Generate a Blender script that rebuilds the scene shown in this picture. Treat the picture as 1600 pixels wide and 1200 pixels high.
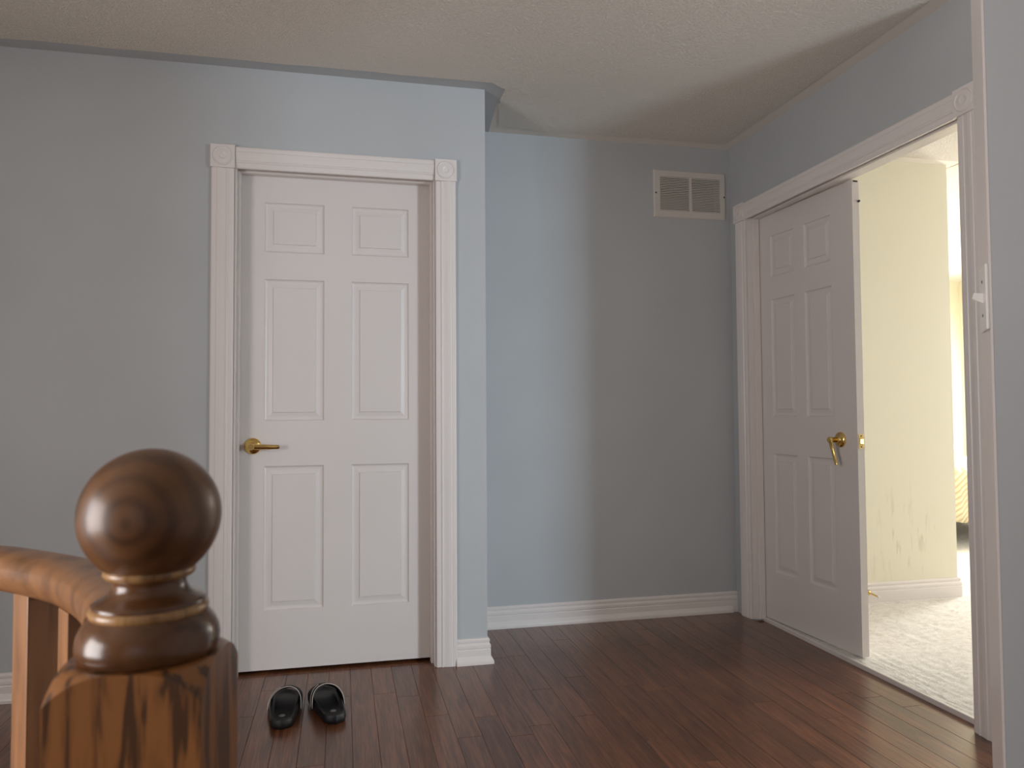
import bpy, bmesh, math, random
from mathutils import Vector, Matrix

for o in list(bpy.data.objects):
    bpy.data.objects.remove(o, do_unlink=True)
scene = bpy.context.scene
COL = scene.collection
random.seed(7)
PI = math.pi

# ------------------------------------------------------------------ camera
F_PX, YAW, PITCH, ROLL, CAM_H = 1171.86, .2227, .0364, -.0063, 1.0528
fw = Vector((math.sin(YAW)*math.cos(PITCH), math.cos(YAW)*math.cos(PITCH), math.sin(PITCH)))
r0 = Vector((math.cos(YAW), -math.sin(YAW), 0)); u0 = r0.cross(fw)
rt = r0*math.cos(ROLL) + u0*math.sin(ROLL); up = -r0*math.sin(ROLL) + u0*math.cos(ROLL)
cd = bpy.data.cameras.new('camera'); cam = bpy.data.objects.new('camera', cd); COL.objects.link(cam)
M = Matrix((rt, up, -fw)).transposed().to_4x4(); M.translation = (0, 0, CAM_H); cam.matrix_world = M
cd.sensor_fit = 'HORIZONTAL'; cd.sensor_width = 36; cd.lens = F_PX*36/1600
cd.clip_start = .02; cd.clip_end = 60
cd.dof.use_dof = True; cd.dof.focus_distance = 3.4; cd.dof.aperture_fstop = 11
scene.camera = cam

# ------------------------------------------------------------------ world, daylight, exposure
w = bpy.data.worlds.new('sky'); scene.world = w; w.use_nodes = True
w.node_tree.nodes['Background'].inputs[0].default_value = (.62, .76, 1, 1)
w.node_tree.nodes['Background'].inputs[1].default_value = .6
vs = scene.view_settings
vs.view_transform = 'Standard'; vs.look = 'None'; vs.gamma = 1; vs.use_curve_mapping = False
vs.exposure = 0.15

def daylight(name, loc, target, sx, sy, watts, color, spread=PI):
    l = bpy.data.lights.new(name, 'AREA'); l.shape = 'RECTANGLE'; l.size = sx; l.size_y = sy
    l.energy = watts; l.color = color; l.spread = spread
    o = bpy.data.objects.new(name, l); COL.objects.link(o); o.location = loc
    d = Vector(target) - Vector(loc)
    o.rotation_euler = d.to_track_quat('-Z', 'Y').to_euler()
    return o
# daylight entering through windows outside the picture, each in its own window opening
daylight('window_side_hall_offscreen', (4.5, -2.46, 1.45), (4.0, 0, .9), .80, 1.25, 200, (.76, .89, 1.0))
daylight('window_stairwell_offscreen', (-2.36, .10, 1.05), (0, .10, 1.05), 1.40, 1.4, 62, (1.0, .94, .91))
daylight('window_bedroom_offscreen', (6.56, 1.9, 1.45), (0, 1.9, .3), 1.5, 1.4, 190, (1.0, .98, .92))
daylight('window_bedroom_bedside_offscreen', (6.56, 5.2, 1.5), (1.5, 6.0, -1.0), 1.1, 1.4, 200, (1.0, .98, .92))

# ------------------------------------------------------------------ materials
def nt(name):
    m = bpy.data.materials.new(name); m.use_nodes = True
    n = m.node_tree; return m, n, n.nodes['Principled BSDF']
def ramp(n, stops):
    r = n.nodes.new('ShaderNodeValToRGB'); e = r.color_ramp.elements
    e[0].position, e[0].color = stops[0][0], (*stops[0][1], 1)
    e[1].position, e[1].color = stops[-1][0], (*stops[-1][1], 1)
    for p, c in stops[1:-1]:
        k = e.new(p); k.color = (*c, 1)
    return r
def coords(n, scale=(1, 1, 1), rot=(0, 0, 0), loc=(0, 0, 0)):
    t = n.nodes.new('ShaderNodeTexCoord'); m = n.nodes.new('ShaderNodeMapping')
    m.inputs['Scale'].default_value = scale; m.inputs['Rotation'].default_value = rot; m.inputs['Location'].default_value = loc
    n.links.new(t.outputs['Object'], m.inputs['Vector']); return m
def noise(n, vec, scale, detail=3, rough=.5, dist=0):
    t = n.nodes.new('ShaderNodeTexNoise'); t.inputs['Scale'].default_value = scale
    t.inputs['Detail'].default_value = detail; t.inputs['Roughness'].default_value = rough; t.inputs['Distortion'].default_value = dist
    n.links.new(vec.outputs[0], t.inputs['Vector']); return t
def bump(n, b, src, strength, dist):
    k = n.nodes.new('ShaderNodeBump'); k.inputs['Strength'].default_value = strength; k.inputs['Distance'].default_value = dist
    n.links.new(src, k.inputs['Height']); n.links.new(k.outputs[0], b.inputs['Normal']); return k
def paint(name, col, rough, bs=.15, bd=.001, bscale=180, var=.03):
    m, n, b = nt(name)
    c = coords(n); t = noise(n, c, 2.2, 2)
    r = ramp(n, [(.3, tuple(x*(1-var) for x in col)), (.7, tuple(min(1, x*(1+var)) for x in col))])
    n.links.new(t.outputs[0], r.inputs[0]); n.links.new(r.outputs[0], b.inputs['Base Color'])
    b.inputs['Roughness'].default_value = rough
    t2 = noise(n, c, bscale, 2); bump(n, b, t2.outputs[0], bs, bd)
    return m
MT = {}
MT['wall'] = paint('blue_grey_wall_paint', (.452, .466, .475), .55)
MT['trim'] = paint('white_trim_paint', (.73, .675, .645), .32, .06, .0006, 60, .015)
MT['door'] = paint('white_door_paint', (.69, .635, .605), .38, .08, .0005, 220, .015)
MT['cream'] = paint('cream_bedroom_paint', (.74, .70, .56), .6)
MT['border'] = paint('smooth_ceiling_paint', (.78, .72, .645), .7)
MT['plastic'] = paint('white_plastic', (.78, .76, .72), .3, 0, .0005)
MT['grille'] = paint('white_enamel_grille', (.62, .57, .52), .4, .02, .0005)
def flat(name, col, rough=.5, metal=0):
    m, n, b = nt(name); c = coords(n); t = noise(n, c, 40, 2)
    r = ramp(n, [(.3, tuple(x*.9 for x in col)), (.7, col)])
    n.links.new(t.outputs[0], r.inputs[0]); n.links.new(r.outputs[0], b.inputs['Base Color'])
    b.inputs['Roughness'].default_value = rough; b.inputs['Metallic'].default_value = metal
    return m
MT['brass'] = flat('polished_brass', (.80, .56, .20), .16, 1)
MT['rubber'] = flat('black_rubber', (.005, .0055, .0065), .5)
MT['strap'] = flat('black_strap_fabric', (.003, .003, .0035), .75)
MT['white_piping'] = flat('white_piping', (.62, .55, .50), .6)
MT['grey_lining'] = flat('grey_lining', (.16, .14, .13), .7)
MT['dark_metal'] = flat('dark_metal', (.05, .045, .04), .4, .8)
MT['duct'] = flat('galvanized_duct', (.34, .33, .31), .6)
MT['linen'] = paint('white_linen', (.86, .82, .74), .85, .3, .002, 90)
MT['grey_post'] = flat('grey_bedpost', (.14, .14, .13), .5)

# textured (stippled) ceiling
def stipple(name, col):
    m, n, b = nt(name); c = coords(n)
    t = noise(n, c, 1.3, 2); r = ramp(n, [(.3, tuple(x*.96 for x in col)), (.7, col)])
    n.links.new(t.outputs[0], r.inputs[0]); n.links.new(r.outputs[0], b.inputs['Base Color'])
    b.inputs['Roughness'].default_value = .85
    t2 = noise(n, c, 110, 4, .6, .6); rr = ramp(n, [(.42, (0, 0, 0)), (.62, (1, 1, 1))])
    n.links.new(t2.outputs[0], rr.inputs[0]); bump(n, b, rr.outputs[0], .75, .005)
    return m
MT['ceiling'] = stipple('stippled_ceiling_paint', (.80, .74, .66))

# bedroom cream wall with scuff marks
def scuffed():
    m, n, b = nt('scuffed_cream_paint')
    c = coords(n, (26, 26, 4.5)); t = noise(n, c, 1, 3, .55)
    r = ramp(n, [(.56, (0, 0, 0)), (.66, (1, 1, 1))]); n.links.new(t.outputs[0], r.inputs[0])
    tc = n.nodes.new('ShaderNodeTexCoord'); g = n.nodes.new('ShaderNodeMapping')
    g.inputs['Location'].default_value = (-3.02*3.4, -3.58, -.33*3.0); g.inputs['Scale'].default_value = (3.4, 1, 3.0)
    n.links.new(tc.outputs['Object'], g.inputs[0])
    gr = n.nodes.new('ShaderNodeTexGradient'); gr.gradient_type = 'SPHERICAL'; n.links.new(g.outputs[0], gr.inputs[0])
    mu = n.nodes.new('ShaderNodeMath'); mu.operation = 'MULTIPLY'
    n.links.new(r.outputs[0], mu.inputs[0]); n.links.new(gr.outputs[0], mu.inputs[1])
    mx = n.nodes.new('ShaderNodeMix'); mx.data_type = 'RGBA'
    mx.inputs[6].default_value = (.74, .70, .56, 1); mx.inputs[7].default_value = (.55, .465, .345, 1)
    n.links.new(mu.outputs[0], mx.inputs[0]); n.links.new(mx.outputs[2], b.inputs['Base Color'])
    b.inputs['Roughness'].default_value = .6
    return m
MT['cream_scuff'] = scuffed()

# hardwood planks
def plank_mat():
    m, n, b = nt('dark_stained_hardwood')
    tc = n.nodes.new('ShaderNodeTexCoord'); oi = n.nodes.new('ShaderNodeObjectInfo')
    ad = n.nodes.new('ShaderNodeVectorMath'); ad.operation = 'MULTIPLY_ADD'
    cb = n.nodes.new('ShaderNodeCombineXYZ')
    for i in range(3): n.links.new(oi.outputs['Random'], cb.inputs[i])
    ad.inputs[1].default_value = (37, 53, 11)
    n.links.new(cb.outputs[0], ad.inputs[0]); n.links.new(tc.outputs['Object'], ad.inputs[2])
    mp = n.nodes.new('ShaderNodeMapping'); mp.inputs['Scale'].default_value = (22, 1.6, 22); n.links.new(ad.outputs[0], mp.inputs[0])
    t = noise(n, mp, 1.5, 5, .6, 1.4)
    r = ramp(n, [(.28, (.085, .029, .011)), (.5, (.158, .056, .022)), (.72, (.235, .090, .038))])
    n.links.new(t.outputs[0], r.inputs[0])
    mp2 = n.nodes.new('ShaderNodeMapping'); mp2.inputs['Scale'].default_value = (240, 7, 240); n.links.new(ad.outputs[0], mp2.inputs[0])
    t2 = noise(n, mp2, 1, 3, .6)
    r2 = ramp(n, [(.38, (.42, .37, .34)), (.58, (1, 1, 1))]); n.links.new(t2.outputs[0], r2.inputs[0])
    mx = n.nodes.new('ShaderNodeMix'); mx.data_type = 'RGBA'; mx.blend_type = 'MULTIPLY'; mx.inputs[0].default_value = .75
    n.links.new(r.outputs[0], mx.inputs[6]); n.links.new(r2.outputs[0], mx.inputs[7])
    hs = n.nodes.new('ShaderNodeHueSaturation')
    mr = n.nodes.new('ShaderNodeMapRange'); mr.inputs[3].default_value = .82; mr.inputs[4].default_value = 1.2
    n.links.new(oi.outputs['Random'], mr.inputs[0]); n.links.new(mr.outputs[0], hs.inputs['Value'])
    n.links.new(mx.outputs[2], hs.inputs['Color']); n.links.new(hs.outputs[0], b.inputs['Base Color'])
    b.inputs['Roughness'].default_value = .28
    b.inputs['Coat Weight'].default_value = .3; b.inputs['Coat Roughness'].default_value = .18
    bump(n, b, t2.outputs[0], .12, .0008)
    return m
MT['plank'] = plank_mat()

def oak(name, dark, light, scale=(95, 95, 7), rings=None, rough=.3, lo=.42, hi=.56):
    m, n, b = nt(name)
    c = coords(n, scale); t = noise(n, c, 1, 4, .55, .35)
    r = ramp(n, [(lo, dark), ((lo+hi)/2, tuple((a*2+d)/3 for a, d in zip(light, dark))), (hi, light)])
    n.links.new(t.outputs[0], r.inputs[0]); out = r.outputs[0]
    if rings:
        c2 = coords(n, (1, 1, 1), rings)
        wv = n.nodes.new('ShaderNodeTexWave'); wv.wave_type = 'RINGS'; wv.rings_direction = 'Z'
        wv.inputs['Scale'].default_value = 26; wv.inputs['Distortion'].default_value = 2.5; wv.inputs['Detail'].default_value = 2
        wv.inputs['Detail Scale'].default_value = 1.2
        n.links.new(c2.outputs[0], wv.inputs[0])
        r2 = ramp(n, [(.0, dark), (.75, light)]); n.links.new(wv.outputs['Fac'], r2.inputs[0])
        mx = n.nodes.new('ShaderNodeMix'); mx.data_type = 'RGBA'; mx.inputs[0].default_value = .55
        n.links.new(out, mx.inputs[6]); n.links.new(r2.outputs[0], mx.inputs[7]); out = mx.outputs[2]
    n.links.new(out, b.inputs['Base Color'])
    b.inputs['Roughness'].default_value = rough; b.inputs['Coat Weight'].default_value = .15; b.inputs['Coat Roughness'].default_value = .18
    bump(n, b, t.outputs[0], .05, .0005)
    return m
MT['oak_post'] = oak('streaked_oak', (.075, .034, .015), (.27, .110, .034), (75, 75, 9), None, .3, .44, .54)
MT['oak_ball'] = oak('turned_oak', (.075, .031, .012), (.17, .074, .026), (40, 40, 40), (PI/2, 0, .36), .38, .3, .7)
MT['oak_neck'] = oak('turned_oak_neck', (.065, .027, .011), (.15, .062, .022), (30, 30, 60), None, .24, .3, .7)
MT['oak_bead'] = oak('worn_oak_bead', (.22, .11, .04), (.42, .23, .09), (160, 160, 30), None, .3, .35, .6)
MT['oak_rail'] = oak('handrail_oak', (.13, .058, .023), (.31, .145, .06), (26, 26, 26), None, .36, .3, .7)
MT['oak_baluster'] = oak('baluster_oak', (.16, .072, .028), (.34, .16, .066), (60, 60, 7), None, .4, .3, .65)

def carpet_mat():
    m, n, b = nt('pale_carpet_pile'); c = coords(n, (1, 1.6, 1))
    t = noise(n, c, 26, 5, .7, .8); r = ramp(n, [(.3, (.62, .585, .54)), (.55, (.80, .77, .73)), (.8, (.88, .86, .83))])
    n.links.new(t.outputs[0], r.inputs[0]); n.links.new(r.outputs[0], b.inputs['Base Color'])
    b.inputs['Roughness'].default_value = .95
    t2 = noise(n, coords(n), 170, 4, .7); bump(n, b, t2.outputs[0], .55, .006)
    return m
MT['carpet'] = carpet_mat()
def quilt_mat():
    m, n, b = nt('ribbed_cream_quilt'); c = coords(n, (1, 1, 1), (0, .6, 0))
    wv = n.nodes.new('ShaderNodeTexWave'); wv.inputs['Scale'].default_value = 9; wv.bands_direction = 'Z'
    n.links.new(c.outputs[0], wv.inputs[0])
    r = ramp(n, [(.1, (.52, .42, .25)), (.5, (.70, .60, .40))]); n.links.new(wv.outputs['Fac'], r.inputs[0])
    n.links.new(r.outputs[0], b.inputs['Base Color']); b.inputs['Roughness'].default_value = .9
    bump(n, b, wv.outputs['Fac'], .6, .01)
    return m
MT['quilt'] = quilt_mat()

# ------------------------------------------------------------------ mesh helpers
class MB:
    def __init__(s): s.v = []; s.f = []; s.sm = []
    def add(s, vs_, fs, smooth=False):
        b = len(s.v); s.v += [tuple(p) for p in vs_]
        for f in fs: s.f.append(tuple(b+i for i in f)); s.sm.append(smooth)
        return s
    def box(s, x0, x1, y0, y1, z0, z1, bev=0):
        if bev <= 0:
            return s.add([(x0, y0, z0), (x1, y0, z0), (x1, y1, z0), (x0, y1, z0), (x0, y0, z1), (x1, y0, z1), (x1, y1, z1), (x0, y1, z1)],
                  [(3, 2, 1, 0), (4, 5, 6, 7), (0, 1, 5, 4), (1, 2, 6, 5), (2, 3, 7, 6), (3, 0, 4, 7)])
        bm = bmesh.new(); bmesh.ops.create_cube(bm, size=1)
        for v in bm.verts:
            v.co = Vector(((x0+x1)/2+v.co.x*(x1-x0), (y0+y1)/2+v.co.y*(y1-y0), (z0+z1)/2+v.co.z*(z1-z0)))
        bmesh.ops.bevel(bm, geom=list(bm.edges), offset=bev, segments=2, affect='EDGES', profile=.6)
        bm.verts.index_update()
        s.add([v.co for v in bm.verts], [[v.index for v in f.verts] for f in bm.faces]); bm.free(); return s
    def loft(s, rings, closed=True, cap=True, smooth=True):
        n = len(rings[0]); vs_ = [p for r in rings for p in r]; fs = []
        for i in range(len(rings)-1):
            for j in range(n if closed else n-1):
                k = (j+1) % n; fs.append((i*n+j, i*n+k, (i+1)*n+k, (i+1)*n+j))
        s.add(vs_, fs, smooth)
        if cap:
            s.add(rings[0], [tuple(range(n))[::-1]]); s.add(rings[-1], [tuple(range(n))])
        return s
    def lathe(s, prof, seg=32, origin=(0, 0, 0), axis='Z', smooth=True, cap=True):
        rings = []
        for r, z in prof:
            ring = []
            for k in range(seg):
                a = 2*PI*k/seg; p = (r*math.cos(a), r*math.sin(a), z)
                if axis == 'Y': p = (p[0], p[2], -p[1])
                if axis == 'X': p = (p[2], p[0], p[1])
                ring.append((p[0]+origin[0], p[1]+origin[1], p[2]+origin[2]))
            rings.append(ring)
        return s.loft(rings, True, cap, smooth)
    def tube(s, pts, rad, seg=10, flat_=1.0, upv=(0, 0, 1), smooth=True, prof=None):
        pts = [Vector(p) for p in pts]; rings = []
        for i, p in enumerate(pts):
            t = (pts[min(i+1, len(pts)-1)] - pts[max(i-1, 0)]).normalized()
            a = t.cross(Vector(upv))
            a = a.normalized() if a.length > 1e-6 else Vector((1, 0, 0))
            b_ = a.cross(t).normalized(); r = rad[i] if isinstance(rad, (list, tuple)) else rad
            if prof: rings.append([p + a*q[0] + b_*q[1] for q in prof])
            else: rings.append([p + a*math.cos(2*PI*k/seg)*r + b_*math.sin(2*PI*k/seg)*r*flat_ for k in range(seg)])
        return s.loft(rings, True, True, smooth)
    def build(s, name, mat, parent=None, loc=(0, 0, 0), rot=(0, 0, 0), merge=False):
        me = bpy.data.meshes.new(name); me.from_pydata(s.v, [], s.f)
        me.polygons.foreach_set('use_smooth', s.sm)
        bm = bmesh.new(); bm.from_mesh(me)
        if merge: bmesh.ops.remove_doubles(bm, verts=bm.verts, dist=1e-5)
        bmesh.ops.recalc_face_normals(bm, faces=bm.faces); bm.to_mesh(me); bm.free()
        me.materials.append(MT[mat] if isinstance(mat, str) else mat)
        o = bpy.data.objects.new(name, me); COL.objects.link(o)
        o.location = loc; o.rotation_euler = rot
        if parent: o.parent = parent
        return o
def tag(o, label=None, cat=None, group=None, kind=None):
    if label: o['label'] = label
    if cat: o['category'] = cat
    if group: o['group'] = group
    if kind: o['kind'] = kind
    return o
def empty(name, loc=(0, 0, 0), rot=(0, 0, 0), parent=None):
    o = bpy.data.objects.new(name, None); COL.objects.link(o); o.location = loc; o.rotation_euler = rot
    o.empty_display_size = .1
    if parent: o.parent = parent
    return o
def S(o, label, cat):
    if o.name.startswith('wall_'):                 # walls stand on the subfloor, below the finished floor
        for v in o.data.vertices:
            if abs(v.co.z) < 1e-6: v.co.z = -.06
    return tag(o, label, cat, None, 'structure')

# ------------------------------------------------------------------ the shell
YA, YB, XC, HC = 3.134, 3.614, 2.020, 2.442       # closet wall, alcove wall, bedroom-door wall, ceiling
XA = .597                                          # outside corner of the closet wall
WT = .115                                          # wall thickness
D1 = (-.420, .381, 2.046)                          # closet door opening
D2 = (2.093, 3.457, 2.046)                         # double door opening in y
ZT = 2.1177
XL, YK, XR, YF = -2.4, -2.5, 6.6, 6.9; XS = -2.4

# hall wall with the closed door
b = MB(); b.box(XL, D1[0], YA, YA+WT, 0, HC); b.box(D1[1], XA, YA, YA+WT, 0, HC); b.box(D1[0], D1[1], YA, YA+WT, D1[2], HC)
b.box(XA-WT, XA, YA+WT, YB, 0, HC)
S(b.build('wall_left', 'wall'), 'blue-grey painted wall around the closed white door', 'wall')
GO = (1.615, 1.956, 2.096, 2.275)                  # opening behind the air grille
b = MB(); b.box(XA-WT, GO[0], YB, YB+.06, 0, HC); b.box(GO[1], XC+WT, YB, YB+.06, 0, HC); b.box(GO[0], GO[1], YB, YB+.06, 0, GO[2]); b.box(GO[0], GO[1], YB, YB+.06, GO[3], HC)
S(b.build('wall_back', 'wall'), 'blue-grey painted alcove wall carrying the air grille', 'wall')
CY = 1.985
b = MB(); b.box(XC, XC+WT, D2[1], YB, 0, HC); b.box(XC, XC+WT, CY, D2[0], 0, HC); b.box(XC, XC+WT, D2[0], D2[1], D2[2], HC)
S(b.build('wall_right', 'wall'), 'blue-grey painted wall around the double doorway', 'wall')

# near wall end with the switch
EN = Vector((1.094, 1.079)); EA = math.radians(37.2)
ed = Vector((math.sin(EA), math.cos(EA))); ef = Vector((math.cos(EA), -math.sin(EA)))   # along the end face, along the front face
def prism(poly, z0, z1):
    n = len(poly); m = MB()
    m.add([(p[0], p[1], z0) for p in poly] + [(p[0], p[1], z1) for p in poly],
          [tuple(range(n))[::-1], tuple(range(n, 2*n))] + [(i, (i+1) % n, n+(i+1) % n, n+i) for i in range(n)])
    return m
e0 = EN; e1 = EN + ed*WT; e2 = e1 + ef*.5; e3 = EN + ef*.5
S(prism([e0 + ed*.0006 + ef*.004, e1 + ef*.004, e2, e3 + ed*.0006], 0, HC).build('wall_near_right', 'wall'), 'pale blue-grey angled wall with a white end board', 'wall')
tr = prism([e0, e1, e1+ef*.004, e0+ef*.004], 0, HC).build('trim_1', 'trim')
S(tr, 'tall white end board on the near angled wall', 'trim')
b = MB(); b.box(e3.x-.02, e3.x+.095, YK, e3.y, 0, HC); S(b.build('wall_stair_right', 'wall'), 'blue-grey wall beside the stairs', 'wall')
# side hall shell
b = MB(); b.box(XC+WT, XR, CY-.03, CY+WT-.03, 0, HC); S(b.build('wall_side_hall', 'wall'), 'blue-grey wall of the side hall', 'wall')
def wall_y(name, x0, x1, y0, y1, win, mat, label):      # wall in the x direction with a window (x0,x1,z0,z1)
    m = MB(); a, c, d, e = win
    m.box(x0, a, y0, y1, 0, HC); m.box(c, x1, y0, y1, 0, HC); m.box(a, c, y0, y1, 0, d); m.box(a, c, y0, y1, e, HC)
    return S(m.build(name, mat), label, 'wall')
def wall_x(name, y0, y1, x0, x1, wins, mat, label):
    m = MB(); y = y0
    for a, c, d, e in sorted(wins):
        m.box(x0, x1, y, a, 0, HC); m.box(x0, x1, a, c, 0, d); m.box(x0, x1, a, c, e, HC); y = c
    m.box(x0, x1, y, y1, 0, HC)
    return S(m.build(name, mat), label, 'wall')
wall_y('wall_front', e3.x, XR, YK-.1, YK, (4.1, 4.9, .8, 2.1), 'wall', 'blue-grey wall with the side hall window')
wall_y('wall_stair_head', XL-.1, e3.x, YK-.1, YK, (-1.28, -.08, .85, 2.15), 'wall', 'blue-grey wall with an added window behind the stairs')  # unseen wall; its window opening is added to let in fill light
wall_x('wall_stairwell', YK, 1.10, XS-.1, XS, [(-.65, .85, .3, 1.8)], 'wall', 'blue-grey wall with the stairwell window')
b = MB(); b.box(XL-.1, XL, 1.10, YA+.115, 0, HC); S(b.build('wall_hall_left', 'wall'), 'blue-grey wall at the far left end of the hall', 'wall')
wall_x('wall_bedroom_right', YK, YF, XR, XR+.1, [(1.1, 2.7, .7, 2.2), (4.6, 6.0, .75, 2.25)], 'cream', 'cream bedroom wall with two windows')
def window(name, axis, c, a0, a1, z0, z1, label):
    m = MB(); t = .045
    def bx(p0, p1, q0, q1):
        if axis == 'x': m.box(c-.03, c+.03, p0, p1, q0, q1)
        else: m.box(p0, p1, c-.03, c+.03, q0, q1)
    bx(a0, a1, z0, z0+t); bx(a0, a1, z1-t, z1); bx(a0, a0+t, z0+t, z1-t); bx(a1-t, a1, z0+t, z1-t)
    bx((a0+a1)/2-.015, (a0+a1)/2+.015, z0+t, z1-t)
    return S(m.build(name, 'trim'), label, 'window')
window('window_1', 'y', YK-.05, 4.1, 4.9, .8, 2.1, 'white framed side hall window')
window('window_2', 'x', XS-.05, -.65, .85, .3, 1.8, 'white framed stairwell window')
window('window_added', 'y', YK-.05, -1.28, -.08, .85, 2.15, 'added white framed window behind the stairs, unseen')  # frame of the added opening that admits sky fill from behind
window('window_3', 'x', XR+.05, 1.1, 2.7, .7, 2.2, 'white framed bedroom window facing the doorway')
window('window_4', 'x', XR+.05, 4.6, 6.0, .75, 2.25, 'white framed bedroom window beside the bed')

# bedroom shell
BX = 3.362; BYW = 3.582
b = MB(); b.box(XC+WT, BX, BYW, BYW+.12, 0, HC)
S(b.build('wall_bedroom_entry', 'cream_scuff'), 'cream bedroom wall with scuff marks, seen through the doorway', 'wall')
b = MB(); b.box(BX-.12, BX, BYW+.12, YF, 0, HC); S(b.build('wall_bedroom_left', 'cream'), 'cream bedroom wall turning away behind the scuffed wall', 'wall')
b = MB(); b.box(BX-.12, XR, YF, YF+.1, 0, HC); S(b.build('wall_bedroom_back', 'cream'), 'bright cream wall behind the bed', 'wall')

# ceiling
b = MB(); b.box(XL-.1, XC+.05, YK-.1, YB+.06, HC, HC+.08); b.box(XC+.05, XR+.1, YK-.1, CY+.02, HC, HC+.08)
ceil = S(b.build('ceiling', 'border'), 'beige stippled hall ceiling with smooth margins', 'ceiling')
def stip_poly(poly, z, name, mat, parent):
    n = len(poly); m = MB()
    m.add([(p[0], p[1], z+.004) for p in poly] + [(p[0], p[1], z) for p in poly], [tuple(range(n, 2*n))] + [(i, (i+1) % n, n+(i+1) % n, n+i) for i in range(n)])
    return m.build(name, mat, parent)
bd = .075
def wob(p, q, k=14, a=.006):
    out = []
    for i in range(k):
        t = i/k; x = p[0]+(q[0]-p[0])*t; y = p[1]+(q[1]-p[1])*t
        out.append((x+random.uniform(-a, a), y+random.uniform(-a, a)))
    return out
P = [(XL+bd, YK+bd), (XC-bd, YK+bd), (XC-bd, YB-bd*1.1), (XA+.15, YB-bd), (XA+.088, YA+.13), (XA+.09, YA-.02), (XA+.02, YA-bd), (XL+bd, YA-bd)]
poly = []
for i in range(len(P)): poly += wob(P[i], P[(i+1) % len(P)], 24 if i in (2, 6) else 8, .004)
stip_poly(poly, HC-.004, 'stippled_field', 'ceiling', ceil)
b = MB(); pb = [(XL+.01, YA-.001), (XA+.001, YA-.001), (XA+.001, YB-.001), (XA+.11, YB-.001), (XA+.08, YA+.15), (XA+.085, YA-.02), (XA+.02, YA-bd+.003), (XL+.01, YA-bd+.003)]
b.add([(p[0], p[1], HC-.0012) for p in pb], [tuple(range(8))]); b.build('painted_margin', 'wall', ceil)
b = MB(); b.box(XC+.05, XR+.1, CY+.02, YF+.1, HC, HC+.08)
ceil2 = S(b.build('ceiling_bedroom', 'border'), 'pale stippled bedroom ceiling seen above the doorway', 'ceiling')
stip_poly([(XC+WT+bd, CY+WT+bd), (XR-bd, CY+WT+bd), (XR-bd, YF-bd), (BX+bd*.6, YF-bd), (BX+bd*.6, BYW-bd), (XC+WT+bd, BYW-bd)], HC-.004, 'stippled_field', 'ceiling', ceil2)

# floor: base, planks one by one
b = MB(); b.box(XL-.1, XC+.004, YK-.1, YB+.05, -.06, -.012); b.box(XC+.004, XR, YK-.1, CY+.03, -.06, -.012)
floor = S(b.build('floor', 'plank'), 'dark reddish-brown hardwood floor of the hall', 'floor')
PW = .0826; rest = MB(); mesh_cache = {}
def plank_box(m, x0, x1, y0, y1):
    g = .0003; e = .0009; zt, zb = 0.0, -.012
    X0, X1, Y0, Y1 = x0+g, x1-g, y0+g, y1-g
    m.add([(X0, Y0, zb), (X1, Y0, zb), (X1, Y1, zb), (X0, Y1, zb),
           (X0, Y0, zt-e), (X1, Y0, zt-e), (X1, Y1, zt-e), (X0, Y1, zt-e),
           (X0+e, Y0+e, zt), (X1-e, Y0+e, zt), (X1-e, Y1-e, zt), (X0+e, Y1-e, zt)],
          [(0, 1, 5, 4), (1, 2, 6, 5), (2, 3, 7, 6), (3, 0, 4, 7), (4, 5, 9, 8), (5, 6, 10, 9), (6, 7, 11, 10), (7, 4, 8, 11), (8, 9, 10, 11)])
rp = random.Random(21)
k0 = int(math.floor((XL-XC)/PW))
for k in range(k0, 56):
    x1 = XC - .004 + (k+1)*PW; x0 = x1 - PW
    if x0 >= XR: break
    x0 = max(x0, XL)
    if x1 <= XC: y1 = YB if x1 > XA-.02 else YA+.10
    else: y1 = CY-.03
    y = YK - rp.uniform(0, .8)
    while y < y1:
        L = rp.choice([.45, .7, .9, 1.05, 1.2, 1.4]) * rp.uniform(.85, 1.15)
        a, c = max(y, YK), min(y+L, y1)
        if y1 - c < .12: c = y1; L = c - y
        if c - a > .02:
            if c > 1.75 and x1 > -1.45 and x1 <= XC+.001:
                key = (round(c-a, 3), round(x1-x0, 4))
                m = MB(); plank_box(m, 0, x1-x0, 0, c-a)
                p = m.build('plank', 'plank', floor, (x0, a, 0))
            else: plank_box(rest, x0, x1, a, c)
        y += L
tag(rest.build('plank_field', 'plank', floor), None, None, None, 'stuff')

# bedroom carpet: a gently tufted sheet
rc = random.Random(3); m = MB(); nx, ny = 170, 150
cx0, cx1, cy0, cy1 = XC+.062, XR, CY+.085, YF
vv = []
for j in range(ny+1):
    for i in range(nx+1):
        fx = (i/nx)**1.6; fy = j/ny
        vv.append((cx0+(cx1-cx0)*fx, cy0+(cy1-cy0)*fy, .006+rc.uniform(-.0025, .0025)))
m.add(vv, [(j*(nx+1)+i, j*(nx+1)+i+1, (j+1)*(nx+1)+i+1, (j+1)*(nx+1)+i) for j in range(ny) for i in range(nx)], True)
m.box(cx0, cx1, cy0, cy1, -.03, .0)
S(m.build('floor_carpet', 'carpet'), 'pale cream carpet of the bedroom beyond the doorway', 'carpet')
# threshold between hardwood and carpet
b = MB(); b.box(XC+.053, XC+.065, D2[0], D2[1], -.012, .010, .003)
th = S(b.build('trim_2', 'trim'), 'thin pale metal carpet bar under the double doorway', 'threshold')
b = MB(); b.box(XC+.004, XC+.053, D2[0]+.001, D2[1]-.001, -.012, -.009); b.build('recessed_edge_strip', 'plank', th)
b = MB(); b.box(D1[0], D1[1], YA+.055, YA+WT, -.012, .002, .001)
S(b.build('trim_3', 'plank'), 'dark brown threshold strip under the closed door', 'threshold')
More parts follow.
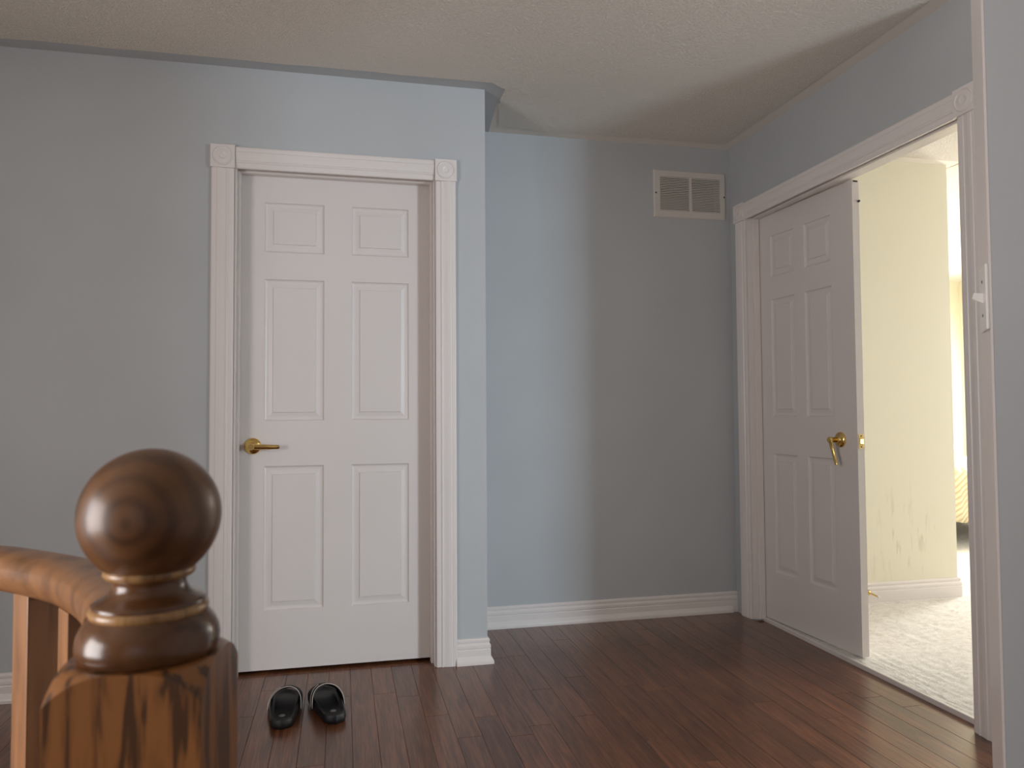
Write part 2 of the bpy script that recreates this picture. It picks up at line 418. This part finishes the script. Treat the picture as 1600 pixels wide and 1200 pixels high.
# closet behind the closed door
b = MB(); b.box(D1[0]-.3, XA-WT, YA+.42, YA+.47, 0, HC); b.box(D1[0]-.35, D1[0]-.3, YA+WT, YA+.47, 0, HC); b.box(D1[0]-.35, XA-WT, YA+WT, YA+.47, 2.30, 2.34); S(b.build('wall_closet', 'wall'), 'closet interior behind the closed door', 'wall')

# ------------------------------------------------------------------ baseboards
BP = [(0, 0), (.0125, 0), (.0125, .058), (.0105, .062), (.0125, .066), (.0125, .076), (.009, .082), (.0065, .086), (.0085, .090), (.0085, .098), (.005, .104), (0, .105)]
SP = [(.0125, 0), (.024, 0), (.024, .010), (.0225, .016), (.019, .022), (.0145, .030), (.0125, .033)]
def sweep(path, prof, name, mat, parent=None, off=0, side=1):
    """profile (out, z) swept along a floor path with mitred corners; out is to the right of travel (side=1)"""
    P_ = [Vector((p[0], p[1])) for p in path]; rings = []
    for i, p in enumerate(P_):
        d0 = (P_[i]-P_[i-1]).normalized() if i > 0 else None
        d1 = (P_[i+1]-P_[i]).normalized() if i < len(P_)-1 else None
        if d0 is None: d0 = d1
        if d1 is None: d1 = d0
        n0 = Vector((d0.y, -d0.x))*side; n1 = Vector((d1.y, -d1.x))*side
        mt = (n0+n1); mt = mt/ (mt.length_squared/2) if mt.length > 1e-6 else n0
        rings.append([(p.x+mt.x*q[0], p.y+mt.y*q[0], q[1]) for q in prof])
    m = MB(); m.loft(rings, True, True, False)
    return m.build(name, mat, parent)
CX = .085
c1l, c1r = -.4996, .4561
bb = S(sweep([(XL, YA), (c1l-.001, YA)], BP, 'baseboard_left', 'trim'), 'white moulded baseboard left of the closed door, behind the railing', 'baseboard')
sweep([(XL, YA), (c1l-.010, YA)], SP, 'shoe_moulding', 'trim', bb)
bb = S(sweep([(c1r+.001, YA), (XA, YA), (XA, YB)], BP, 'baseboard_corner', 'trim'), 'short white moulded baseboard wrapping the outside wall corner', 'baseboard')
sweep([(c1r+.008, YA), (XA, YA), (XA, YB-.0)], SP, 'shoe_moulding', 'trim', bb)
bb = S(sweep([(XA+.0245, YB), (XC-.0005, YB)], BP, 'baseboard_back', 'trim'), 'long white moulded baseboard along the alcove wall', 'baseboard')
sweep([(XA+.0245, YB), (XC-.032, YB)], SP, 'shoe_moulding', 'trim', bb)
bb = S(sweep([(XC, 2.014), (XC, CY+.001)], BP, 'baseboard_right', 'trim'), 'short white baseboard stub beside the double door casing', 'baseboard')
sweep([(XC, 2.006), (XC, CY+.001)], SP, 'shoe_moulding', 'trim', bb)
bb = S(sweep([(XC+WT, BYW), (BX, BYW), (BX, YF)], [(o*1.25, z+.005) for o, z in BP], 'baseboard_bedroom', 'trim', None, 0, 1), 'white moulded baseboard at the foot of the scuffed cream wall', 'baseboard')

# ------------------------------------------------------------------ casings, jambs
CP = [(0, 0), (0, .008), (.004, .0105), (.014, .0115), (.020, .0115), (.023, .0145), (.027, .0155), (.031, .0132), (.036, .0140), (.050, .0170), (.062, .0180), (.066, .0158), (.070, .0165), (.080, .0165), (.085, .0135), (.085, 0)]
def local_leg(name, parent, s_in, sgn, z0, z1):       # vertical casing: s_in is the inner edge, runs outward by sgn
    m = MB(); m.loft([[(s_in+sgn*u, -d, z0) for u, d in CP], [(s_in+sgn*u, -d, z1) for u, d in CP]], True, True, False)
    return m.build(name, 'trim', parent)
def local_head(name, parent, s0, s1, z_in):
    m = MB(); m.loft([[(s0, -d, z_in+u) for u, d in CP], [(s1, -d, z_in+u) for u, d in CP]], True, True, False)
    return m.build(name, 'trim', parent)
def corner_block(parent, s0, z0, w_=.092):
    m = MB(); m.box(s0, s0+w_, -.023, 0, z0, z0+w_, .0015)
    o = m.build('corner_block', 'trim', parent)
    c = (s0+w_/2, -.023, z0+w_/2); m = MB()
    prof = [(.0385, .002), (.0385, -.0006), (.0372, -.0030), (.0350, -.0036), (.0335, -.0030), (.0325, -.0002), (.0300, -.0008), (.016, -.0028), (.0135, -.0030), (.0125, -.0016), (.006, -.0022), (.0005, -.0024)]
    rings = []
    m.lathe([(r, -(-z)) for r, z in prof], 40, c, 'Y')
    m.build('bullseye', 'trim', o)
    return o
def door_frame(name, loc, rotz, a, c, ztop, zt, label, jamb=(0, WT), stop=(.045, .0795)):
    r = S(empty(name, loc, (0, 0, rotz)), label, 'door casing')
    ci, co = a+.006, c-.006                                  # casing inner edges just beyond the jamb face
    zin = zt - .085 - .006
    local_leg('casing', r, a-.001+.0, -1, 0, zt-.092); local_leg('casing', r, c+.001, 1, 0, zt-.092)
    local_head('head_casing', r, a+.004, c-.004, zt-.0885)
    corner_block(r, a-.001-.0885, zt-.092); corner_block(r, c+.001-.0035, zt-.092)
    m = MB(); m.box(a-.012, a+.006, jamb[0], jamb[1], 0, ztop); m.build('jamb', 'trim', r)
    m = MB(); m.box(c-.006, c+.012, jamb[0], jamb[1], 0, ztop); m.build('jamb', 'trim', r)
    m = MB(); m.box(a-.012, c+.012, jamb[0], jamb[1], ztop-.006, ztop+.012); m.build('head_jamb', 'trim', r)
    m = MB(); m.box(a+.006, a+.016, stop[0], stop[1], 0, ztop-.016, .002); m.build('door_stop_strip', 'trim', r)
    m = MB(); m.box(c-.016, c-.006, stop[0], stop[1], 0, ztop-.016, .002); m.build('door_stop_strip', 'trim', r)
    m = MB(); m.box(a+.006, c-.006, stop[0], stop[1], ztop-.017, ztop-.006, .002); m.build('head_stop_strip', 'trim', r)
    return r
door_frame('trim_4', (0, YA, 0), 0, D1[0], D1[1], D1[2], ZT, 'white moulded casing with corner blocks around the closed door')
# local s axis of the double doorway runs towards the camera (-y), depth axis +x
door_frame('trim_5', (XC, D2[1], 0), -PI/2, 0, D2[1]-D2[0], D2[2], ZT, 'white moulded casing with corner blocks around the double doorway', stop=(.03, .064))

# ------------------------------------------------------------------ six-panel doors
ROWS = [(.250, .835), (1.020, 1.603), (1.715, 1.922)]
def six_panel(parent, s0, s1, z0, z1, cols, th=.035):
    xs = [s0]+[q for c in cols for q in c]+[s1]; zs = [z0]+[q for r in ROWS for q in r]+[z1]
    m = MB()
    for i in range(len(xs)-1):
        for j in range(len(zs)-1):
            if i % 2 == 1 and j % 2 == 1: continue
            m.add([(xs[i], 0, zs[j]), (xs[i+1], 0, zs[j]), (xs[i+1], 0, zs[j+1]), (xs[i], 0, zs[j+1])], [(0, 1, 2, 3)])
    m.add([(s0, 0, z0), (s1, 0, z0), (s1, th, z0), (s0, th, z0), (s0, 0, z1), (s1, 0, z1), (s1, th, z1), (s0, th, z1)],
          [(3, 2, 1, 0), (4, 5, 6, 7), (1, 2, 6, 5), (2, 3, 7, 6), (3, 0, 4, 7)])
    m.build('door_slab', 'door', parent, merge=True)
    RP = [(0, 0), (.0035, .0060), (.009, .0085), (.015, .0088), (.019, .0082), (.0335, .0052), (.0352, .0014), (.0375, .0012)]
    for c in cols:
        for r in ROWS:
            m = MB(); rings = []
            for off, d in RP:
                a, e, f, g = c[0]+off, c[1]-off, r[0]+off, r[1]-off
                rings.append([(a, d, f), (e, d, f), (e, d, g), (a, d, g)])
            m.loft(rings, True, False, False); m.add(rings[-1], [(0, 1, 2, 3)])
            m.build('panel', 'door', parent, merge=True)
def lever_handle(parent, s, z, brass, ang, curve):
    r = empty('lever_handle', (s, 0, z), (0, 0, 0), parent)
    m = MB(); m.lathe([(.0335, .0), (.0335, -.004), (.031, -.008), (.024, -.012), (.017, -.014), (.0135, -.016), (.0125, -.022)], 36, (0, 0, 0), 'Y')
    m.build('rosette', brass, r)
    m = MB(); m.lathe([(.0115, -.018), (.0115, -.046), (.0135, -.048), (.0135, -.060), (.011, -.063)], 24, (0, 0, 0), 'Y')
    m.build('spindle_neck', brass, r)
    pts, rad = [], []
    for k in range(15):
        t = k/14; d = t*.108
        pts.append((d*math.cos(ang)-curve*math.sin(ang)*t*t, -.054+.016*math.sin(t*PI*.9)*.5-.004*t+.010*t*t, d*math.sin(ang)+curve*math.cos(ang)*t*t))
        rad.append(.0115-.0030*t if t < .95 else .006)
    m = MB(); m.tube(pts, rad, 14, .62, (0, 1, 0)); m.build('lever', brass, r)
    return r

d1 = S(empty('door_1', (0, YA+.0815, 0)), 'closed white six-panel door with brass lever handle', 'door')
six_panel(d1, -.4125, .3735, .014, 2.039, [(-.3125, -.0740), (.0375, .2765)])
lever_handle(d1, -.355, .918, 'brass', -.07, .004)

HX, HY = XC+.066, 3.452
LA = math.atan2(.043, .672)
d2 = S(empty('door_2', (HX, HY, 0), (0, 0, -PI/2+LA)), 'half of a white six-panel double door standing slightly ajar', 'door')
six_panel(d2, .004, .672, .012, 2.036, [(.094, .276), (.350, .532)])
lever_handle(d2, .570, .920, 'brass', -PI/2+.02, .024)
b = MB(); b.box(.6715, .6735, .005, .030, .886, .946, .0006); lp = b.build('latch_plate', 'brass', d2)
b = MB(); b.box(.6734, .6742, .0105, .0225, .903, .929); b.build('latch_hole', 'dark_metal', lp)
b = MB(); b.add([(.673, .012, .905), (.673, .021, .905), (.684, .021, .906), (.673, .012, .927), (.673, .021, .927), (.684, .021, .926)],
                [(0, 1, 2), (3, 5, 4), (0, 2, 5, 3), (1, 4, 5, 2), (0, 3, 4, 1)]); b.build('latch_bolt', 'brass', lp)
for zz in (.893, .939):
    b = MB(); b.lathe([(.0035, .6734), (.003, .6742), (.0004, .6742)], 12, (0, .0175, zz), 'X'); b.build('screw', 'dark_metal', lp)
b = MB(); b.box(.6715, .6728, .006, .029, 2.0275, 2.0345); b.build('flush_bolt_slot', 'dark_metal', d2)
b = MB(); b.lathe([(.005, .672), (.005, .679), (.0035, .681)], 12, (0, .031, 1.945), 'X'); b.build('ball_catch', 'dark_metal', d2)

# ------------------------------------------------------------------ return air grille
g0, g1, gz0, gz1 = 1.580, 1.990, 2.060, 2.312
gr = tag(empty('air_grille', (0, YB, 0)), 'white louvred return air grille high on the alcove wall', 'air vent')
i0, i1, iz0, iz1 = 1.615, 1.956, 2.096, 2.275; mid = 1.787
b = MB(); fd = -.009
ro = [[(g0, 0, gz0), (g1, 0, gz0), (g1, 0, gz1), (g0, 0, gz1)],
      [(g0+.001, -.005, gz0+.001), (g1-.001, -.005, gz0+.001), (g1-.001, -.005, gz1-.001), (g0+.001, -.005, gz1-.001)],
      [(g0+.006, -.0095, gz0+.006), (g1-.006, -.0095, gz0+.006), (g1-.006, -.0095, gz1-.006), (g0+.006, -.0095, gz1-.006)],
      [(i0, -.0095, iz0), (i1, -.0095, iz0), (i1, -.0095, iz1), (i0, -.0095, iz1)],
      [(i0, -.001, iz0), (i1, -.001, iz0), (i1, -.001, iz1), (i0, -.001, iz1)]]
b.loft(ro, True, False, False); b.build('grille_frame', 'grille', gr)
b = MB(); b.box(mid-.007, mid+.007, -.0095, -.001, iz0, iz1); b.build('centre_divider', 'grille', gr)
b = MB(); b.box(i0-.02, i1+.02, .30, .31, iz0-.02, iz1+.02); b.box(i0-.02, i0, .06, .30, iz0-.02, iz1+.02); b.box(i1, i1+.02, .06, .30, iz0-.02, iz1+.02)
b.box(i0, i1, .06, .30, iz0-.02, iz0); b.box(i0, i1, .06, .30, iz1, iz1+.02); b.build('duct', 'duct', gr)
NS = 20; ms = None
for xa, xb in ((i0, mid-.007), (mid+.007, i1)):
    for k in range(NS):
        z = iz0 + (k+.5)*(iz1-iz0)/NS; hh = .0031
        m = MB(); m.add([(0, -.0090, -hh), (xb-xa, -.0090, -hh), (xb-xa, -.0080, -hh), (0, -.0080, -hh),
                         (0, -.0074, hh), (xb-xa, -.0074, hh), (xb-xa, -.0064, hh), (0, -.0064, hh)],
                        [(0, 1, 2, 3), (3, 2, 6, 7), (7, 6, 5, 4), (4, 5, 1, 0), (0, 3, 7, 4), (1, 5, 6, 2)])
        m.build('louver', 'grille', gr, (xa, 0, z))
for sx, zz in ((g0+.012, 2.187), (g1-.010, 2.183)):
    b = MB(); b.lathe([(.0046, -.0090), (.004, -.0108), (.0005, -.0112)], 12, (sx, 0, zz), 'Y'); b.build('screw', 'dark_metal', gr)

# ------------------------------------------------------------------ light switch on the end board
sw = tag(empty('light_switch', (e0.x, e0.y, 1.2475), (0, 0, math.atan2(ed.y, ed.x))), 'white toggle light switch on the edge of the near wall', 'light switch')
b = MB(); b.box(.001, .071, 0, .0055, -.0575, .0575, .0022); b.build('switch_plate', 'plastic', sw)
b = MB(); b.add([(.031, .004, -.009), (.041, .004, -.009), (.041, .004, .009), (.031, .004, .009), (.031, .022, .001), (.041, .022, .001), (.041, .019, .011), (.031, .019, .011)],
                [(3, 2, 1, 0), (4, 5, 6, 7), (0, 1, 5, 4), (1, 2, 6, 5), (2, 3, 7, 6), (3, 0, 4, 7)]); b.build('toggle', 'plastic', sw)
for zz in (-.030, .030):
    b = MB(); b.lathe([(.003, .0052), (.0028, .0062), (.0004, .0064)], 10, (.036, 0, zz), 'Y'); b.build('screw', 'dark_metal', sw)

# ------------------------------------------------------------------ stair railing
NX, NY, NS_, NROT = -.1165, .510, .086, math.radians(-6)
sr = tag(empty('stair_railing', (NX, NY, 0)), 'oak stair railing with ball-topped newel post in front of the door', 'stair railing')
newel = empty('newel_post', (0, 0, 0), (0, 0, NROT), sr)
hw = NS_/2
def sq(R):          # square cut by a circle of radius R: straight runs and arcs keep their own vertices, so the arches stay crisp
    R = min(max(R, hw*1.0005), hw*1.4141); tc = math.acos(hw/R); out = []
    for q in range(4):
        for k in range(12):
            t = math.tan(-tc+2*tc*k/12)*hw; x, y = hw, t
            a = q*PI/2; out.append((x*math.cos(a)-y*math.sin(a), x*math.sin(a)+y*math.cos(a)))
        for k in range(12):
            a = q*PI/2 + tc + (PI/2-2*tc)*k/12; out.append((R*math.cos(a), R*math.sin(a)))
    return out
m = MB(); rings = []
prof_ = [(0, 2), (.40, 2), (.70, 2), (.8885, 1.4141)]
for k in range(1, 15):
    t = k/14; prof_.append((.8885+.0165*(1-(1-t)**1.6), 1.4141-.4141*t))
for z, R_ in prof_: rings.append([(p[0], p[1], z) for p in sq(hw*R_)])
m.loft(rings, True, True, False); shaft = m.build('square_shaft', 'oak_post', newel)
m = MB(); m.lathe([(.0372, .9040), (.0395, .9060), (.0408, .9095), (.0412, .9140), (.0404, .9190), (.0384, .9235), (.0356, .9275), (.0338, .9298)], 64); m.build('turned_shoulder', 'oak_neck', newel)
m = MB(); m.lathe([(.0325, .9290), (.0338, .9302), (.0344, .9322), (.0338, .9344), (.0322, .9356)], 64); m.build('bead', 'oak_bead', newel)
m = MB(); m.lathe([(.0325, .9350), (.0328, .9372), (.0300, .9390), (.0262, .9408), (.0232, .9432), (.0214, .9468), (.0211, .9495), (.0222, .9525)], 64); m.build('turned_neck', 'oak_neck', newel)
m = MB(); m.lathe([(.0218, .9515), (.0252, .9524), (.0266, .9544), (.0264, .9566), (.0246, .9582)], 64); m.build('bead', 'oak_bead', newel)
bz, br = .9895, .0414
m = MB(); pr = []
for k in range(49):
    a = -PI/2 + (PI)*k/48
    r = br*math.cos(a); z = br*math.sin(a)
    if z < -.0330: continue
    pr.append((max(r, .0002), z))
m.lathe(pr, 72); m.build('ball_finial', 'oak_ball', newel, (0, 0, bz))

# handrail, curving away from the newel
ctrl = [(-.022, .036, .908), (-.052, .130, .902), (-.1235, .280, .890), (-.1935, .370, .886), (-.2835, .450, .884), (-.4335, .520, .883), (-.6835, .552, .883), (-.95, .56, .883), (-1.232, .56, .883), (-1.75, .56, .883), (-2.282, .56, .883)]
def crom(P_, n=8):
    out = []; P_ = [Vector(p) for p in P_]
    for i in range(len(P_)-1):
        p0, p1, p2, p3 = P_[max(i-1, 0)], P_[i], P_[i+1], P_[min(i+2, len(P_)-1)]
        for k in range(n):
            t = k/n
            out.append(.5*((2*p1)+(p2-p0)*t+(2*p0-5*p1+4*p2-p3)*t*t+(-p0+3*p1-3*p2+p3)*t**3))
    out.append(P_[-1]); return out
rail = crom(ctrl)
RPF = []
for k in range(28):
    a = 2*PI*k/28; c_, s_ = math.cos(a), math.sin(a)
    x = .027*math.copysign(abs(c_)**.8, c_); y = .0225*math.copysign(abs(s_)**.75, s_)
    if y < 0: x *= 1-.18*min(1, -y/.0225)
    RPF.append((x, y))
m = MB(); m.tube(rail, 1, prof=RPF); m.build('handrail', 'oak_rail', sr)
def rail_at(d):
    acc = 0
    for i in range(len(rail)-1):
        L = (rail[i+1]-rail[i]).length
        if acc+L >= d:
            t = (d-acc)/L; return rail[i].lerp(rail[i+1], t), (rail[i+1]-rail[i]).normalized()
        acc += L
    return rail[-1], (rail[-1]-rail[-2]).normalized()
for bx_, by_, ra in [(-.1235, .280, 32), (-.1935, .370, 44), (-.2835, .450, 60), (-.385, .505, 70), (-.50, .535, 80), (-.615, .549, 88), (-.73, .556, 90), (-.845, .56, 90), (-.96, .56, 90), (-1.075, .56, 90)] + [(-1.19-.115*k, .56, 90) for k in range(10)]:
    m = MB(); m.box(-.016, .016, -.016, .016, 0, .870, .0015)
    m.build('baluster', 'oak_baluster', sr, (bx_, by_, 0), (0, 0, math.radians(ra)))

# ------------------------------------------------------------------ slide sandals
def sandal(loc, rotz, mirror, label):
    r = tag(empty('slide_sandal', loc, (0, 0, rotz)), label, 'sandal', 'pair of black slides in front of the closed door')
    L, mx = .300, mirror
    def half(t):     # half width along the foot (0 heel .. 1 toe), inner and outer sides
        w = .039+.012*math.sin(max(0, min(1, (t-.1)/.9))*PI*.75)
        e = min(1, math.sqrt(max(0, 1-((.13-t)/.13)**2)) if t < .13 else 1)
        if t > .80: e = math.sqrt(max(0, 1-((t-.80)/.20)**2))
        return w*max(e, .02), mx*.008*math.sin(t*PI*.9)*t
    def outline(ins, z, zlip=0):
        n = 26; a, c = [], []
        for k in range(n+1):
            t = k/n; h_, sh = half(t); h_ = max(h_-ins, .0012); y = -L/2+ins+(L-2*ins)*t
            a.append((sh+h_, y, z)); c.append((sh-h_, y, z))
        return a + c[::-1]
    m = MB(); m.loft([outline(.006, 0), outline(.001, .006), outline(0, .014), outline(.001, .026), outline(.003, .032), outline(.007, .033), outline(.011, .027), outline(.016, .024)], True, True, True)
    so = m.build('sole', 'rubber', r)
    m = MB(); m.lathe([(.011, .0240), (.010, .0252), (.0004, .0256)], 20, (0, -.085, 0)); m.build('heel_emblem', 'grey_lining', so)
    # strap: an arched band over the forefoot
    def arch(y, t, lift, o=0):
        h_, sh = half(t); pts = []
        for k in range(17):
            a = PI*k/16; pts.append((sh+(h_+.0045+o)*math.cos(a)+mx*.010*math.sin(a), y, .012+(lift+o)*max(0, math.sin(a))**.75))
        return pts
    rows = [(-.008, .46, .078), (.02, .57, .072), (.05, .68, .062), (.078, .78, .049), (.098, .85, .038)]
    m = MB(); outer = [arch(y, t, l, .0035) for y, t, l in rows]; inner = [arch(y, t, l, 0) for y, t, l in rows]
    m.loft(outer, False, False, True); m.loft(inner, False, False, True)
    for R in (0, -1):
        o_, i_ = outer[R], inner[R]; n = len(o_)
        m.add(o_+i_, [(k, k+1, n+k+1, n+k) for k in range(n-1)])
    st = m.build('strap', 'strap', r)
    m = MB(); m.tube(arch(-.0085, .46, .078, .003), .0013, 8, 1, (0, 1, 0)); m.build('piping', 'white_piping', st)
    if mx:
        m = MB(); m.tube([p for p in arch(.012, .54, .0745, .0042)][10:], .0013, 8, 1, (0, 1, 0)); m.build('piping', 'white_piping', st)
    m = MB(); q = arch(.020, .57, .072, -.0008); q2 = arch(-.006, .465, .0778, -.0008); n = len(q)
    m.add(q[2:9]+q2[2:9], [(k, k+1, 7+k+1, 7+k) for k in range(6)], True); m.build('lining', 'grey_lining', st)
    return r
sandal((-.200, 2.785, 0), .03, 1, 'black slide sandal pointing straight at the white closed door')
sandal((-.043, 2.785, 0), .17, -1, 'black slide sandal turned askew, showing a grey strap lining')

# ------------------------------------------------------------------ bedroom things
ds = tag(empty('door_stop', (2.775, BYW-.016, .062)), 'small brass door stop on the bedroom baseboard', 'door stop')
b = MB(); b.lathe([(.014, 0), (.014, -.003), (.010, -.007), (.005, -.010)], 20, (0, 0, 0), 'Y'); b.build('base_plate', 'brass', ds)
b = MB(); b.tube([(0, -.006, 0), (.006, -.03, -.004), (.014, -.058, -.010)], [.005, .0045, .0042], 12); b.build('rod', 'brass', ds)
b = MB(); b.tube([(.014, -.058, -.010), (.016, -.066, -.012)], [.0065, .0055], 12); b.build('rubber_tip', 'plastic', ds)

bed = tag(empty('bed', (5.1, 4.72, 0)), 'bed with a grey post, glimpsed past the scuffed cream wall', 'bed')
b = MB(); b.box(-.75, .75, .06, 2.0, .20, .34, .01); b.build('bed_base', 'grey_post', bed)
b = MB(); b.box(-.76, .76, .03, 2.0, .34, .58, .05); b.build('mattress', 'linen', bed)
for px_, py_ in ((-.70, .12), (.70, .12), (-.70, 1.95), (.70, 1.95)):
    b = MB(); b.box(px_-.03, px_+.03, py_-.03, py_+.03, .01, .2, .004); b.build('leg', 'grey_post', bed)
b = MB(); b.box(-.80, .80, 2.0, 2.04, .25, 1.10, .01); b.build('headboard', 'grey_post', bed)
for sx in (-.83, .83):
    b = MB(); b.lathe([(.03, .01), (.03, 1.14), (.022, 1.16), (.034, 1.185), (.036, 1.20), (.02, 1.225), (.002, 1.232)], 20, (sx, 2.02, 0)); b.build('bed_post', 'grey_post', bed)
# quilt draped over the foot end
m = MB(); rings = []; rq = random.Random(5)
prof = [(1.25, .605), (.8, .615), (.3, .615), (.08, .605), (.015, .575), (-.005, .50), (-.012, .40), (-.018, .30), (-.02, .215)]
for k in range(41):
    x = -.80 + 1.6*k/40; w_ = .012*math.sin(k*1.9)+.006*math.sin(k*.7)
    rings.append([(x, y - (w_ if z < .5 else 0), z + (.008*math.sin(k*.9) if i == len(prof)-1 else .004*math.sin(k*.5+i))) for i, (y, z) in enumerate(prof)]
                 + [(x, y + .02 - (w_ if z < .5 else 0), z - (.02 if y > .05 else 0)) for i, (y, z) in reversed(list(enumerate(prof)))])
m.loft(rings, True, True, True)
q = tag(m.build('quilt', 'quilt', None, (5.1, 4.72, 0)), 'ribbed cream quilt hanging over the side of the bed', 'quilt')
def pillow(name, loc, sx, sy, sz, label):
    m = MB(); rings = []; N_ = 16
    for i in range(1, N_):
        v = -PI/2+PI*i/N_; ring = []
        for k in range(28):
            a = 2*PI*k/28; c_, s_ = math.cos(a), math.sin(a); e = .45
            ring.append((sx*math.copysign(abs(c_)**e, c_)*math.cos(v)**.35, sy*math.copysign(abs(s_)**e, s_)*math.cos(v)**.35, sz*math.sin(v)))
        rings.append(ring)
    m.loft(rings, True, True, True); return tag(m.build(name, 'linen', None, loc), label, 'pillow')
pillow('pillow', (5.36, 6.2, .69), .32, .24, .11, 'white pillow lying at the head of the bed')
